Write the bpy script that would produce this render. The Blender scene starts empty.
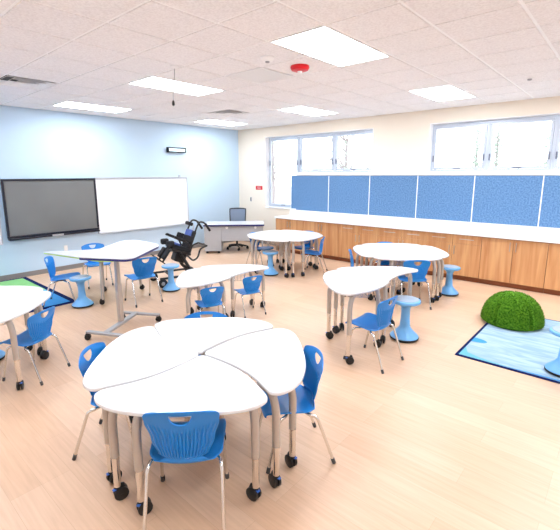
import bpy, math, random
from mathutils import Vector, Matrix
R = math.radians
PI = math.pi
scn = bpy.context.scene
col = scn.collection
random.seed(7)

# ------------------------------------------------------------------ materials
def new_mat(name):
    m = bpy.data.materials.new(name); m.use_nodes = True
    nt = m.node_tree
    return m, nt, nt.nodes['Principled BSDF']

def srgb(r, g, b):
    f = lambda c: (c/255/12.92) if c/255 <= .04045 else ((c/255+.055)/1.055)**2.4
    return (f(r), f(g), f(b), 1)

def mat(name, rgb, rough=.5, metal=0., spec=.5, noise=.03, nscale=12., bump=0., bscale=200., coat=0.):
    """plain material with a faint procedural variation in tone and optional fine bump"""
    m, nt, b = new_mat(name)
    c = srgb(*rgb)
    tc = nt.nodes.new('ShaderNodeTexCoord')
    n = nt.nodes.new('ShaderNodeTexNoise'); n.inputs['Scale'].default_value = nscale
    nt.links.new(tc.outputs['Object'], n.inputs['Vector'])
    mx = nt.nodes.new('ShaderNodeMix'); mx.data_type = 'RGBA'
    mx.inputs[6].default_value = tuple(v*(1-noise) for v in c[:3])+(1,)
    mx.inputs[7].default_value = tuple(min(1, v*(1+noise)) for v in c[:3])+(1,)
    nt.links.new(n.outputs['Fac'], mx.inputs[0])
    nt.links.new(mx.outputs[2], b.inputs['Base Color'])
    b.inputs['Roughness'].default_value = rough
    b.inputs['Metallic'].default_value = metal
    b.inputs['Specular IOR Level'].default_value = spec
    b.inputs['Coat Weight'].default_value = coat
    if bump:
        n2 = nt.nodes.new('ShaderNodeTexNoise'); n2.inputs['Scale'].default_value = bscale
        nt.links.new(tc.outputs['Object'], n2.inputs['Vector'])
        bp = nt.nodes.new('ShaderNodeBump'); bp.inputs['Strength'].default_value = bump; bp.inputs['Distance'].default_value = .01
        nt.links.new(n2.outputs['Fac'], bp.inputs['Height'])
        nt.links.new(bp.outputs['Normal'], b.inputs['Normal'])
    return m

def emis(name, rgb, strength):
    m, nt, b = new_mat(name)
    b.inputs['Base Color'].default_value = srgb(*rgb)
    b.inputs['Emission Color'].default_value = srgb(*rgb)
    b.inputs['Emission Strength'].default_value = strength
    return m

PANEL = 19.5
MT = {}
MT['laminate'] = mat('white_laminate', (229, 230, 232), .13, noise=.005)
MT['blue'] = mat('blue_plastic', (22, 130, 214), .32, noise=.03, spec=.5)
MT['sky'] = mat('light_blue_plastic', (112, 178, 234), .4, noise=.02)
MT['skytop'] = mat('grey_blue_cushion', (158, 174, 194), .6, noise=.04)
MT['chrome'] = mat('chrome', (226, 222, 218), .16, 1., noise=.01)
MT['taupe'] = mat('taupe_metal', (190, 183, 176), .34, .5, noise=.02)
MT['black'] = mat('black_plastic', (20, 20, 22), .42, noise=.1)
MT['rubber'] = mat('black_rubber', (26, 26, 30), .75, noise=.1)
MT['navy'] = mat('navy_edge', (28, 36, 104), .4)
MT['lime'] = mat('lime_edge', (196, 226, 120), .4)
MT['greymetal'] = mat('grey_metal', (172, 170, 172), .45, .3, noise=.02)
MT['deskgrey'] = mat('desk_grey_paint', (174, 175, 178), .5, noise=.02)
MT['whiteboard'] = mat('whiteboard_enamel', (246, 247, 250), .22, noise=.004)
MT['alu'] = mat('aluminium', (205, 208, 214), .35, .7, noise=.02)
MT['winframe'] = mat('window_frame_metal', (200, 208, 220), .4, .3, noise=.02)
MT['hardware'] = mat('grey_hardware', (118, 124, 140), .4, .4)
MT['white'] = mat('white_paint', (245, 244, 243), .5, noise=.006)
MT['trim'] = mat('white_trim', (250, 250, 250), .4, noise=.005)
MT['counter'] = mat('white_countertop', (250, 250, 250), .3, noise=.006)
MT['bluewall'] = mat('pale_blue_paint', (194, 217, 236), .6, noise=.008, nscale=2)
MT['cream'] = mat('cream_paint', (244, 233, 216), .6, noise=.008, nscale=2)
MT['baseboard'] = mat('grey_vinyl_base', (132, 128, 126), .5)
MT['red'] = mat('red_plastic', (214, 14, 28), .35)
MT['grey'] = mat('dark_grey_plastic', (70, 72, 76), .5)
MT['steel'] = mat('brushed_steel', (196, 192, 188), .3, 1., noise=.03, nscale=60)
MT['bezel'] = mat('navy_black_bezel', (18, 22, 38), .3)
MT['screen'] = mat('reflection_grey_screen', (114, 116, 115), .2, noise=.14, nscale=1.2, spec=.6)  # grey tone and mottle paint the room's reflected haze into the screen
MT['mesh'] = mat('grey_mesh_fabric', (120, 132, 150), .8, noise=.1, nscale=300)
MT['blackfab'] = mat('black_fabric', (28, 29, 34), .85, noise=.2, nscale=90, bump=.2)
MT['bluefab'] = mat('blue_fabric', (78, 100, 168), .85, noise=.15, nscale=60, bump=.2)
MT['concrete'] = mat('pale_concrete', (200, 198, 192), .9, noise=.05)
MT['bark'] = mat('washed_out_bark', (160, 152, 152), .9, noise=.2)  # bark lightened, the overexposed daylight is put into its colour
MT['leaf'] = mat('washed_out_leaves', (176, 190, 180), .7, noise=.2)  # leaf tone paled, overexposure painted into the colour
MT['diffuser'] = emis('light_diffuser', (238, 246, 255), PANEL)
MT['clockface'] = emis('lit_clock_face', (214, 240, 250), 1.3)
MT['lockblue'] = mat('blue_lock_lever', (60, 110, 200), .4)

def wood_mat():
    m, nt, b = new_mat('warm_wood_veneer')
    tc = nt.nodes.new('ShaderNodeTexCoord'); mp = nt.nodes.new('ShaderNodeMapping')
    mp.inputs['Scale'].default_value = (9, 9, .55)
    nt.links.new(tc.outputs['Object'], mp.inputs['Vector'])
    oi = nt.nodes.new('ShaderNodeObjectInfo')
    ad = nt.nodes.new('ShaderNodeVectorMath'); ad.operation = 'ADD'
    sc = nt.nodes.new('ShaderNodeVectorMath'); sc.operation = 'SCALE'; sc.inputs['Scale'].default_value = 37
    nt.links.new(oi.outputs['Location'], sc.inputs[0])
    nt.links.new(mp.outputs['Vector'], ad.inputs[0]); nt.links.new(sc.outputs[0], ad.inputs[1])
    n = nt.nodes.new('ShaderNodeTexNoise'); n.inputs['Scale'].default_value = 1.4; n.inputs['Detail'].default_value = 6; n.inputs['Distortion'].default_value = .6
    nt.links.new(ad.outputs[0], n.inputs['Vector'])
    r = nt.nodes.new('ShaderNodeValToRGB')
    r.color_ramp.elements[0].position = .32; r.color_ramp.elements[0].color = srgb(190, 130, 82)
    r.color_ramp.elements[1].position = .66; r.color_ramp.elements[1].color = srgb(216, 166, 116)
    nt.links.new(n.outputs['Fac'], r.inputs['Fac']); nt.links.new(r.outputs['Color'], b.inputs['Base Color'])
    b.inputs['Roughness'].default_value = .42
    return m
MT['wood'] = wood_mat()
MT['wooddark'] = mat('dark_wood_kick_and_gap_shade', (140, 78, 44), .5, noise=.15, nscale=8)

def floor_mat():
    m, nt, b = new_mat('wood_plank_vinyl')
    tc = nt.nodes.new('ShaderNodeTexCoord')
    br = nt.nodes.new('ShaderNodeTexBrick')
    br.inputs['Scale'].default_value = 1; br.inputs['Brick Width'].default_value = 1.3; br.inputs['Row Height'].default_value = .19
    br.inputs['Mortar Size'].default_value = .0012; br.inputs['Mortar Smooth'].default_value = .1; br.offset = .37; br.offset_frequency = 3
    br.inputs['Color1'].default_value = srgb(220, 182, 150); br.inputs['Color2'].default_value = srgb(226, 191, 161)
    br.inputs['Mortar'].default_value = srgb(206, 168, 138)
    nt.links.new(tc.outputs['Object'], br.inputs['Vector'])
    mp = nt.nodes.new('ShaderNodeMapping'); mp.inputs['Scale'].default_value = (1.6, 26, 1)
    nt.links.new(tc.outputs['Object'], mp.inputs['Vector'])
    n = nt.nodes.new('ShaderNodeTexNoise'); n.inputs['Scale'].default_value = 1.6; n.inputs['Detail'].default_value = 8; n.inputs['Distortion'].default_value = .5
    nt.links.new(mp.outputs['Vector'], n.inputs['Vector'])
    r = nt.nodes.new('ShaderNodeValToRGB')
    r.color_ramp.elements[0].position = .3; r.color_ramp.elements[0].color = (.86, .83, .8, 1)
    r.color_ramp.elements[1].position = .65; r.color_ramp.elements[1].color = (1, 1, 1, 1)
    nt.links.new(n.outputs['Fac'], r.inputs['Fac'])
    mx = nt.nodes.new('ShaderNodeMix'); mx.data_type = 'RGBA'; mx.blend_type = 'MULTIPLY'; mx.inputs[0].default_value = .75
    nt.links.new(br.outputs['Color'], mx.inputs[6]); nt.links.new(r.outputs['Color'], mx.inputs[7])
    nt.links.new(mx.outputs[2], b.inputs['Base Color'])
    b.inputs['Roughness'].default_value = .36
    return m
MT['floor'] = floor_mat()

def ceil_mat():
    m, nt, b = new_mat('speckled_ceiling_tile')
    tc = nt.nodes.new('ShaderNodeTexCoord')
    n = nt.nodes.new('ShaderNodeTexNoise'); n.inputs['Scale'].default_value = 55; n.inputs['Detail'].default_value = 4
    nt.links.new(tc.outputs['Object'], n.inputs['Vector'])
    r = nt.nodes.new('ShaderNodeValToRGB')
    r.color_ramp.elements[0].position = .35; r.color_ramp.elements[0].color = srgb(232, 229, 229)
    r.color_ramp.elements[1].position = .6; r.color_ramp.elements[1].color = srgb(244, 242, 242)
    nt.links.new(n.outputs['Fac'], r.inputs['Fac']); nt.links.new(r.outputs['Color'], b.inputs['Base Color'])
    b.inputs['Roughness'].default_value = .9
    return m
MT['ceil'] = ceil_mat()

def tack_mat():
    m, nt, b = new_mat('blue_tackable_felt')
    tc = nt.nodes.new('ShaderNodeTexCoord')
    n = nt.nodes.new('ShaderNodeTexNoise'); n.inputs['Scale'].default_value = 38; n.inputs['Detail'].default_value = 5
    nt.links.new(tc.outputs['Object'], n.inputs['Vector'])
    r = nt.nodes.new('ShaderNodeValToRGB')
    r.color_ramp.elements[0].position = .36; r.color_ramp.elements[0].color = srgb(84, 120, 160)
    r.color_ramp.elements[1].position = .64; r.color_ramp.elements[1].color = srgb(112, 148, 190)
    nt.links.new(n.outputs['Fac'], r.inputs['Fac']); nt.links.new(r.outputs['Color'], b.inputs['Base Color'])
    b.inputs['Roughness'].default_value = .95; b.inputs['Specular IOR Level'].default_value = .1
    return m
MT['tack'] = tack_mat()

def rug_mat(name, base0, base1, scale, extra=None):
    m, nt, b = new_mat(name)
    tc = nt.nodes.new('ShaderNodeTexCoord'); mp = nt.nodes.new('ShaderNodeMapping'); mp.inputs['Scale'].default_value = scale
    nt.links.new(tc.outputs['Object'], mp.inputs['Vector'])
    n = nt.nodes.new('ShaderNodeTexNoise'); n.inputs['Scale'].default_value = 2; n.inputs['Detail'].default_value = 6; n.inputs['Distortion'].default_value = 1.2
    nt.links.new(mp.outputs['Vector'], n.inputs['Vector'])
    r = nt.nodes.new('ShaderNodeValToRGB')
    r.color_ramp.elements[0].position = .38; r.color_ramp.elements[0].color = srgb(*base0)
    r.color_ramp.elements[1].position = .62; r.color_ramp.elements[1].color = srgb(*base1)
    if extra:
        for p, c in extra:
            e = r.color_ramp.elements.new(p); e.color = srgb(*c)
    nt.links.new(n.outputs['Fac'], r.inputs['Fac']); nt.links.new(r.outputs['Color'], b.inputs['Base Color'])
    b.inputs['Roughness'].default_value = .95; b.inputs['Specular IOR Level'].default_value = .1
    return m
MT['rugwater'] = rug_mat('pale_water_rug_pile', (144, 172, 196), (170, 193, 210), (1.2, 5, 1))
MT['rugnavy'] = mat('navy_rug_border', (20, 34, 84), .95, noise=.1, spec=.1)
MT['rugblue'] = mat('blue_rug_pile', (72, 150, 214), .95, noise=.08, spec=.1)
MT['rugroyal'] = mat('royal_blue_rug_pile', (34, 100, 184), .95, noise=.08, spec=.1)
MT['ruglime'] = mat('lime_rug_pile', (140, 200, 130), .95, noise=.08, spec=.1)
MT['rugteal'] = mat('teal_rug_pile', (110, 178, 198), .95, noise=.08, spec=.1)

def grass_mat():
    m, nt, b = new_mat('grass_green_pile')
    tc = nt.nodes.new('ShaderNodeTexCoord')
    n = nt.nodes.new('ShaderNodeTexNoise'); n.inputs['Scale'].default_value = 45; n.inputs['Detail'].default_value = 3
    nt.links.new(tc.outputs['Object'], n.inputs['Vector'])
    r = nt.nodes.new('ShaderNodeValToRGB')
    r.color_ramp.elements[0].position = .35; r.color_ramp.elements[0].color = srgb(46, 94, 12)
    r.color_ramp.elements[1].position = .65; r.color_ramp.elements[1].color = srgb(104, 156, 40)
    nt.links.new(n.outputs['Fac'], r.inputs['Fac']); nt.links.new(r.outputs['Color'], b.inputs['Base Color'])
    b.inputs['Roughness'].default_value = .9; b.inputs['Specular IOR Level'].default_value = .15
    return m
MT['grass'] = grass_mat()

def glass_mat():
    m = bpy.data.materials.new('window_glass'); m.use_nodes = True
    nt = m.node_tree; nt.nodes.clear()
    o = nt.nodes.new('ShaderNodeOutputMaterial'); mx = nt.nodes.new('ShaderNodeMixShader')
    t = nt.nodes.new('ShaderNodeBsdfTransparent'); g = nt.nodes.new('ShaderNodeBsdfGlossy'); g.inputs['Roughness'].default_value = .03
    fr = nt.nodes.new('ShaderNodeFresnel'); fr.inputs['IOR'].default_value = 1.3
    nt.links.new(fr.outputs[0], mx.inputs[0]); nt.links.new(t.outputs[0], mx.inputs[1]); nt.links.new(g.outputs[0], mx.inputs[2])
    nt.links.new(mx.outputs[0], o.inputs['Surface'])
    return m
MT['glass'] = glass_mat()

# ------------------------------------------------------------------ mesh builder
class MB:
    def __init__(s): s.v = []; s.f = []
    def add(s, vs, fs, mx=None):
        o = len(s.v)
        s.v += [tuple(mx @ Vector(v)) if mx else tuple(v) for v in vs]
        s.f += [tuple(i+o for i in f) for f in fs]
        return s
    def box(s, c, d, mx=None):
        x, y, z = c; a, b, h = d[0]/2, d[1]/2, d[2]/2
        vs = [(x+i*a, y+j*b, z+k*h) for k in (-1, 1) for j in (-1, 1) for i in (-1, 1)]
        return s.add(vs, [(0, 2, 3, 1), (4, 5, 7, 6), (0, 1, 5, 4), (2, 6, 7, 3), (0, 4, 6, 2), (1, 3, 7, 5)], mx)
    def bb(s, x0, x1, y0, y1, z0, z1):
        return s.box(((x0+x1)/2, (y0+y1)/2, (z0+z1)/2), (x1-x0, y1-y0, z1-z0))
    def prism(s, out, z0, z1, mx=None):
        n = len(out)
        vs = [(x, y, z0) for x, y in out]+[(x, y, z1) for x, y in out]
        fs = [tuple(range(n-1, -1, -1)), tuple(range(n, 2*n))]+[(i, (i+1) % n, n+(i+1) % n, n+i) for i in range(n)]
        return s.add(vs, fs, mx)
    def tube(s, pts, r, seg=10, mx=None, flat=1.):
        P = [Vector(p) for p in pts]; n = len(P); vs = []; fs = []
        up = None
        for i in range(n):
            t = (P[min(i+1, n-1)]-P[max(i-1, 0)]).normalized()
            if up is None:
                a = Vector((0, 0, 1)) if abs(t.z) < .9 else Vector((1, 0, 0))
                up = (a-t*a.dot(t)).normalized()
            else:
                up = (up-t*up.dot(t)).normalized()
            sd = t.cross(up)
            rr = r[i] if isinstance(r, (list, tuple)) else r
            for k in range(seg):
                a = 2*PI*k/seg
                vs.append(P[i]+up*(rr*math.cos(a))+sd*(rr*flat*math.sin(a)))
        for i in range(n-1):
            for k in range(seg):
                k2 = (k+1) % seg
                fs.append((i*seg+k, (i+1)*seg+k, (i+1)*seg+k2, i*seg+k2))
        fs.append(tuple(range(seg))); fs.append(tuple((n-1)*seg+k for k in range(seg-1, -1, -1)))
        return s.add(vs, fs, mx)
    def lathe(s, prof, seg=32, c=(0, 0), mx=None):
        vs = []; fs = []
        for (r, z) in prof:
            for k in range(seg):
                a = 2*PI*k/seg; vs.append((c[0]+r*math.cos(a), c[1]+r*math.sin(a), z))
        n = len(prof)
        for i in range(n-1):
            for k in range(seg):
                k2 = (k+1) % seg
                fs.append((i*seg+k, i*seg+k2, (i+1)*seg+k2, (i+1)*seg+k))
        fs.append(tuple(range(seg-1, -1, -1))); fs.append(tuple((n-1)*seg+k for k in range(seg)))
        return s.add(vs, fs, mx)
    def disc(s, c, r, h, axis='x', seg=16, mx=None):
        """solid wheel: a short cylinder along an axis with softened rims"""
        prof = [(-.5, .82), (-.35, 1), (.35, 1), (.5, .82)]
        vs = []; fs = []
        for (t, q) in prof:
            for k in range(seg):
                a = 2*PI*k/seg; p, w = r*q*math.cos(a), r*q*math.sin(a)
                v = {'x': (t*h, p, w), 'y': (p, t*h, w), 'z': (p, w, t*h)}[axis]
                vs.append((c[0]+v[0], c[1]+v[1], c[2]+v[2]))
        for i in range(3):
            for k in range(seg):
                k2 = (k+1) % seg; fs.append((i*seg+k, i*seg+k2, (i+1)*seg+k2, (i+1)*seg+k))
        fs.append(tuple(range(seg-1, -1, -1))); fs.append(tuple(3*seg+k for k in range(seg)))
        return s.add(vs, fs, mx)
    def build(s, name, m, parent=None, smooth=False, bevel=0., seg=2, loc=None, rot=None, label=None):
        me = bpy.data.meshes.new(name)
        me.from_pydata([tuple(v) for v in s.v], [], s.f); me.update()
        import bmesh
        bm = bmesh.new(); bm.from_mesh(me); bmesh.ops.recalc_face_normals(bm, faces=bm.faces); bm.to_mesh(me); bm.free()
        me.materials.append(MT[m] if isinstance(m, str) else m)
        if smooth:
            for p in me.polygons: p.use_smooth = True
            try: me.set_sharp_from_angle(angle=R(40))
            except Exception: pass
        o = bpy.data.objects.new(name, me); col.objects.link(o)
        if parent: o.parent = parent
        if loc: o.location = loc
        if rot: o.rotation_euler = rot
        if bevel:
            b = o.modifiers.new('bevel', 'BEVEL'); b.width = bevel; b.segments = seg; b.limit_method = 'ANGLE'; b.angle_limit = R(40)
        if label: o['label'] = label
        return o

def fillet(pts, r, n=5):
    """round the inner corners of a polyline"""
    P = [Vector(p) for p in pts]; out = [P[0]]
    for i in range(1, len(P)-1):
        a, b, c = P[i-1], P[i], P[i+1]
        d1 = (a-b); d2 = (c-b)
        k = min(r, d1.length*.49, d2.length*.49)
        p = b+d1.normalized()*k; q = b+d2.normalized()*k
        for j in range(n+1):
            t = j/n; out.append(p*(1-t)**2+b*2*t*(1-t)+q*t*t)
    out.append(P[-1]); return out

def catmull(pts, n=6, closed=True):
    out = []; m = len(pts)
    for i in range(m if closed else m-1):
        g = (lambda k: pts[k % m]) if closed else (lambda k: pts[max(0, min(m-1, k))])
        p0, p1, p2, p3 = [Vector(g(i+k)) for k in (-1, 0, 1, 2)]
        for j in range(n):
            t = j/n
            v = .5*((2*p1)+(p2-p0)*t+(2*p0-5*p1+4*p2-p3)*t*t+(3*p1-p0-3*p2+p3)*t**3)
            out.append(tuple(v))
    if not closed: out.append(tuple(pts[-1]))
    return out

def round_poly(pts, r, n=5):
    m = len(pts); out = []
    for i in range(m):
        a, b, c = Vector(pts[i-1]), Vector(pts[i]), Vector(pts[(i+1) % m])
        rr = r[i] if isinstance(r, (list, tuple)) else r
        d1, d2 = a-b, c-b; k = min(rr, d1.length*.48, d2.length*.48)
        p, q = b+d1.normalized()*k, b+d2.normalized()*k
        for j in range(n+1):
            t = j/n; v = p*(1-t)**2+b*2*t*(1-t)+q*t*t; out.append((v.x, v.y))
    return out

# ------------------------------------------------------------------ things
def tag(o, label, cat, group=None):
    o['label'] = label; o['category'] = cat
    if group: o['group'] = group
    return o

def thing(name, label, cat, loc=(0, 0, 0), rz=0, group=None):
    o = bpy.data.objects.new(name, None); o.empty_display_size = .1; col.objects.link(o)
    o.location = loc; o.rotation_euler = (0, 0, rz)
    return tag(o, label, cat, group)

def dup(root, loc, rz, label, group=None, scale=1.):
    r = root.copy(); col.objects.link(r); r.location = loc; r.rotation_euler = (0, 0, rz); r.scale = (scale,)*3
    r['label'] = label
    if group: r['group'] = group
    elif 'group' in r: del r['group']
    for ch in list(root.children):
        c = ch.copy(); col.objects.link(c); c.parent = r
        for g in list(ch.children):
            d = g.copy(); col.objects.link(d); d.parent = c
    return r

def struct(o):
    o['kind'] = 'structure'; return o

# ------------------------------------------------------------------ room shell
H = 3.409
RX, RY = 12.2, -11.5          # far right wall, wall behind the camera
struct(MB().bb(-.2, RX+.2, RY-.2, .26, -.12, 0).build('floor', 'floor'))
struct(MB().bb(-.2, 0, RY, .26, 0, H+.3).build('wall_left', 'bluewall'))
struct(MB().bb(RX, RX+.2, RY, .26, 0, H+.3).build('wall_right', 'white'))
struct(MB().bb(-.2, RX+.2, RY-.2, RY, 0, H+.3).build('wall_front', 'white'))
# window openings in the cream wall
W1 = (1.13, 4.56, 2.12, 3.14); W1b = (1.13, 2.30, 1.11)      # the left light of window 1 drops to 1.11
W2 = (5.88, 9.22, 2.12, 3.13)
w = MB()
w.bb(0, W1[0], 0, .26, 0, H+.3)
w.bb(W1[0], W1[1], 0, .26, W1[3], H+.3)
w.bb(W1b[0], W1b[1], 0, .26, 0, W1b[2])
w.bb(W1b[1], W1[1], 0, .26, 0, W1[2])
w.bb(W1[1], W2[0], 0, .26, 0, H+.3)
w.bb(W2[0], W2[1], 0, .26, W2[3], H+.3)
w.bb(W2[0], W2[1], 0, .26, 0, W2[2])
w.bb(W2[1], RX, 0, .26, 0, H+.3)
struct(w.build('wall_back', 'cream'))
struct(MB().bb(.0, .014, RY, 0, 0, .1).build('baseboard_left', 'baseboard'))
struct(MB().bb(.014, 1.98, -.014, 0, 0, .1).build('baseboard_back', 'baseboard'))
# white painted jamb liners
def liner(name, x0, x1, z0, z1, step=None):
    m = MB(); t = .012
    m.bb(x0, x0+t, -.002, .262, step[1] if step else z0, z1)
    m.bb(x1-t, x1, -.002, .262, z0, z1)
    m.bb(x0+t, x1-t, .0, .262, z1-t, z1)
    if step:
        m.bb(x0+t, step[0], -.03, .262, step[1], step[1]+.03)
        m.bb(step[0]-t, step[0], 0, .262, step[1]+.03, z0)
        m.bb(step[0], x1-t, 0, .262, z0, z0+t)
    else:
        m.bb(x0+t, x1-t, 0, .262, z0, z0+t)
    return struct(m.build(name, 'trim'))
liner('trim_1', W1[0], W1[1], W1[2], W1[3], (W1b[1], W1b[2]))
liner('trim_2', W2[0], W2[1], W2[2], W2[3])

def window(name, x0, x1, zs, z1, step=None):
    """aluminium three-light window in the plane y ~ .2"""
    t = .012; x0 += t; x1 -= t; z1 -= t; zs = zs+t
    n = 3; wd = (x1-x0)/n
    fr = MB(); y0, y1 = .15, .215
    fr.bb(x0, x1, y0, y1, z1-.05, z1)
    for k in range(n):
        a = x0+k*wd; b = a+wd; zz = (step+.03) if (step and k == 0) else zs
        bb_ = b-.012 if (step and k == 0) else b
        fr.bb(a, a+.03, y0, y1, zz, z1-.05); fr.bb(bb_-.03, bb_, y0, y1, zz, z1-.05)
        fr.bb(a+.03, bb_-.03, y0, y1, zz, zz+.04)
    root = struct(fr.build(name, 'winframe', bevel=.003))
    for k in range(n):
        a = x0+k*wd+.034; b = x0+(k+1)*wd-.034; zz = ((step+.03) if (step and k == 0) else zs)+.044; zt = z1-.054
        if step and k == 0: b -= .012
        s = MB(); q = .045
        s.bb(a, b, .14, .19, zt-q, zt); s.bb(a, b, .14, .19, zz, zz+q)
        s.bb(a, a+q, .14, .19, zz+q, zt-q); s.bb(b-q, b, .14, .19, zz+q, zt-q)
        so = s.build('sash', 'winframe', root, bevel=.003)
        MB().bb(a+q, b-q, .162, .168, zz+q, zt-q).build('pane', 'glass', so)
        zl = 2.34
        for hx in (a+.02, b-.02):
            MB().bb(hx-.012, hx+.012, .115, .139, zl, zl+.13).build('lever_handle', 'hardware', so, bevel=.004)
        MB().bb((a+b)/2-.07, (a+b)/2+.07, .11, .139, zz+.01, zz+.03).build('crank_cover', 'hardware', so, bevel=.004)
    return root
window('window_1', W1[0], W1[1], W1[2], W1[3], W1b[2])
window('window_2', W2[0], W2[1], W2[2], W2[3])

# ceiling: lay-in tiles on a white grid; cells taken by lights and grilles are left open
TX, TY = .705, .674
GX0, GY0 = 7.03, -5.64
cellx = lambda i: GX0+TX*i
celly = lambda j: GY0+TY*j
lights = [(-1, 0), (-5, 0), (-9, 0), (-1, 5), (-5, 5), (-9, 5), (3, 5), (3, 0), (-1, -5), (-5, -5), (-9, -5), (3, -5)]
LP = [(i, j) for i, j in lights]+[(2, 4)]
LPX = []
for (i, j) in LP:
    LPX.append((cellx(i), celly(j)))
taken = set()
for (i, j) in LP: taken |= {(i, j), (i, j+1)}
vents = {(-7, 4): 'a', (-7, -2): 'b'}
retn = (-3, 1)
taken |= set(vents) | {retn}
# (3,5) shares no cell with (2,4)
cm = MB()
i0 = math.floor((0-GX0)/TX)-1; i1 = math.ceil((RX-GX0)/TX)+1
j0 = math.floor((RY-GY0)/TY)-1; j1 = math.ceil((0-GY0)/TY)+1
g = .012
for i in range(i0, i1):
    for j in range(j0, j1):
        if (i, j) in taken: continue
        xa, xb = max(0, cellx(i)), min(RX, cellx(i+1)); ya, yb = max(RY, celly(j)), min(0, celly(j+1))
        if xb-xa < .05 or yb-ya < .05: continue
        # chamfered tile face
        o = g+.006
        vs = [(xa+g, ya+g, H+.010), (xb-g, ya+g, H+.010), (xb-g, yb-g, H+.010), (xa+g, yb-g, H+.010),
              (xa+o, ya+o, H), (xb-o, ya+o, H), (xb-o, yb-o, H), (xa+o, yb-o, H)]
        cm.add(vs, [(4, 7, 6, 5), (0, 4, 5, 1), (1, 5, 6, 2), (2, 6, 7, 3), (3, 7, 4, 0)])
cm.bb(-.2, RX+.2, RY-.2, .26, H+.16, H+.3)
ceil = struct(cm.build('ceiling', 'ceil'))
gm = MB()
for i in range(i0, i1+1):
    x = cellx(i)
    if 0 <= x <= RX: gm.bb(x-.0125, x+.0125, RY, 0, H+.008, H+.04)
xs = [0]+[cellx(i) for i in range(i0, i1+1) if 0 < cellx(i) < RX]+[RX]
for j in range(j0, j1+1):
    y = celly(j)
    if RY <= y <= 0:
        for a, b in zip(xs[:-1], xs[1:]):
            cc = [(i, j-1) for (i, jj) in LP if jj == j-1 and abs(cellx(i)-a) < .01]
            if cc: continue        # no cross tee through a 2 x 4 light
            gm.bb(a+.0125, b-.0125, y-.0125, y+.0125, H+.008, H+.04)
gm.build('t_bar_grid', 'trim', ceil)

LL = ['ceiling light panel nearest the camera, beside the red alarm',
      'ceiling light panel behind the hanging cord, left of the alarm',
      'leftmost ceiling light panel, close above the television wall',
      'ceiling light panel above the cream wall, left of the second window',
      'ceiling light panel near the first window head',
      'ceiling light panel in the far corner, beyond the air vent']
for n, (i, j) in enumerate(LP):
    x, y = cellx(i), celly(j)
    vis = n < 6 or n == 12
    if n < 6: lb = 'lit white '+LL[n]
    elif n == 12: lb = 'lit white ceiling light panel cut off by the right edge of the photo'
    else: lb = 'lit white ceiling light panel outside the view'
    t = thing('ceiling_light', lb, 'ceiling light', (x, y, H), 0, 'lit panels set in the ceiling grid' if vis else 'ceiling panels outside the view')
    f = MB(); a, b = TX-.026, 2*TY-.026; o = .013
    f.bb(o, o+a, o, o+.02, -.004, .06); f.bb(o, o+a, o+b-.02, o+b, -.004, .06)
    f.bb(o, o+.02, o+.02, o+b-.02, -.004, .06); f.bb(o+a-.02, o+a, o+.02, o+b-.02, -.004, .06)
    f.bb(o, o+a, o, o+b, .06, .07)
    f.build('frame', 'trim', t)
    MB().bb(o+.02, o+a-.02, o+.02, o+b-.02, .0, .008).build('diffuser', 'diffuser', t)

# supply diffusers and return grille
for (i, j), k in vents.items():
    t = thing('air_vent', 'square white ceiling air vent near the far corner' if k == 'a' else 'square ceiling air vent at the left edge of the photo', 'vent', (cellx(i)+TX/2, celly(j)+TY/2, H), 0, 'square supply vents')
    f = MB()
    for q, z in ((.32, -.002), (.235, -.012), (.15, -.022)):
        for s in (-1, 1):
            f.add([(-q, s*q, z), (q, s*q, z), (q-.075, s*(q-.075), z+.05), (-(q-.075), s*(q-.075), z+.05)], [(0, 1, 2, 3)])
            f.add([(s*q, -q, z), (s*q, q, z), (s*(q-.075), q-.075, z+.05), (s*(q-.075), -(q-.075), z+.05)], [(0, 1, 2, 3)])
    o = f.build('louvre_cone', 'white', t); sm = o.modifiers.new('thick', 'SOLIDIFY'); sm.thickness = .004
    MB().bb(-.08, .08, -.08, .08, -.03, -.024).build('centre_plate', 'white', t)
    MB().bb(-.33, .33, -.33, .33, .06, .07).build('duct_back', 'grey', t)
t = thing('return_grille', 'grey square return air grille between the smoke detector and the hanging cord', 'vent', (cellx(retn[0])+TX/2, celly(retn[1])+TY/2, H))
f = MB(); f.bb(-.33, .33, -.32, -.29, -.004, .02); f.bb(-.33, .33, .29, .32, -.004, .02); f.bb(-.33, -.3, -.29, .29, -.004, .02); f.bb(.3, .33, -.29, .29, -.004, .02)
f.build('frame', 'white', t)
f = MB()
for k in range(25): f.bb(-.3, .3, -.288+k*.024, -.288+k*.024+.014, .0, .02)
f.build('grille', 'white', t); MB().bb(-.33, .33, -.32, .32, .022, .04).build('duct_back', 'greymetal', t)
# alarm, detector, sprinkler, cord
t = thing('fire_alarm', 'round red fire alarm on the ceiling beside the nearest light', 'fire alarm', (5.99, -4.67, H))
MB().lathe([(.115, 0), (.12, -.02), (.105, -.05), (.07, -.062)], 28).build('body', 'red', t, True)
MB().lathe([(.03, -.062), (.028, -.085), (.012, -.09)], 16).build('strobe_lens', 'white', t, True)
t = thing('smoke_detector', 'round white smoke detector on the ceiling left of the red alarm', 'smoke detector', (5.96, -5.24, H))
MB().lathe([(.08, 0), (.082, -.02), (.06, -.045), (.03, -.05)], 28).build('body', 'white', t, True)
MB().lathe([(.026, -.05), (.022, -.062), (.01, -.066)], 16).build('sensor_tip', 'greymetal', t, True)
t = thing('sprinkler', 'small round sprinkler cover on the ceiling by the second window', 'sprinkler', (7.99, -1.95, H))
MB().lathe([(.055, 0), (.055, -.008), (.04, -.012)], 24).build('cover_plate', 'white', t, True)
MB().lathe([(.03, -.012), (.026, -.03), (.01, -.034)], 16).build('sprinkler_head', 'greymetal', t, True)
t = thing('hanging_cord', 'thin cord hanging from the ceiling with a small black weight', 'cord', (4.85, -5.73, H))
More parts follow.
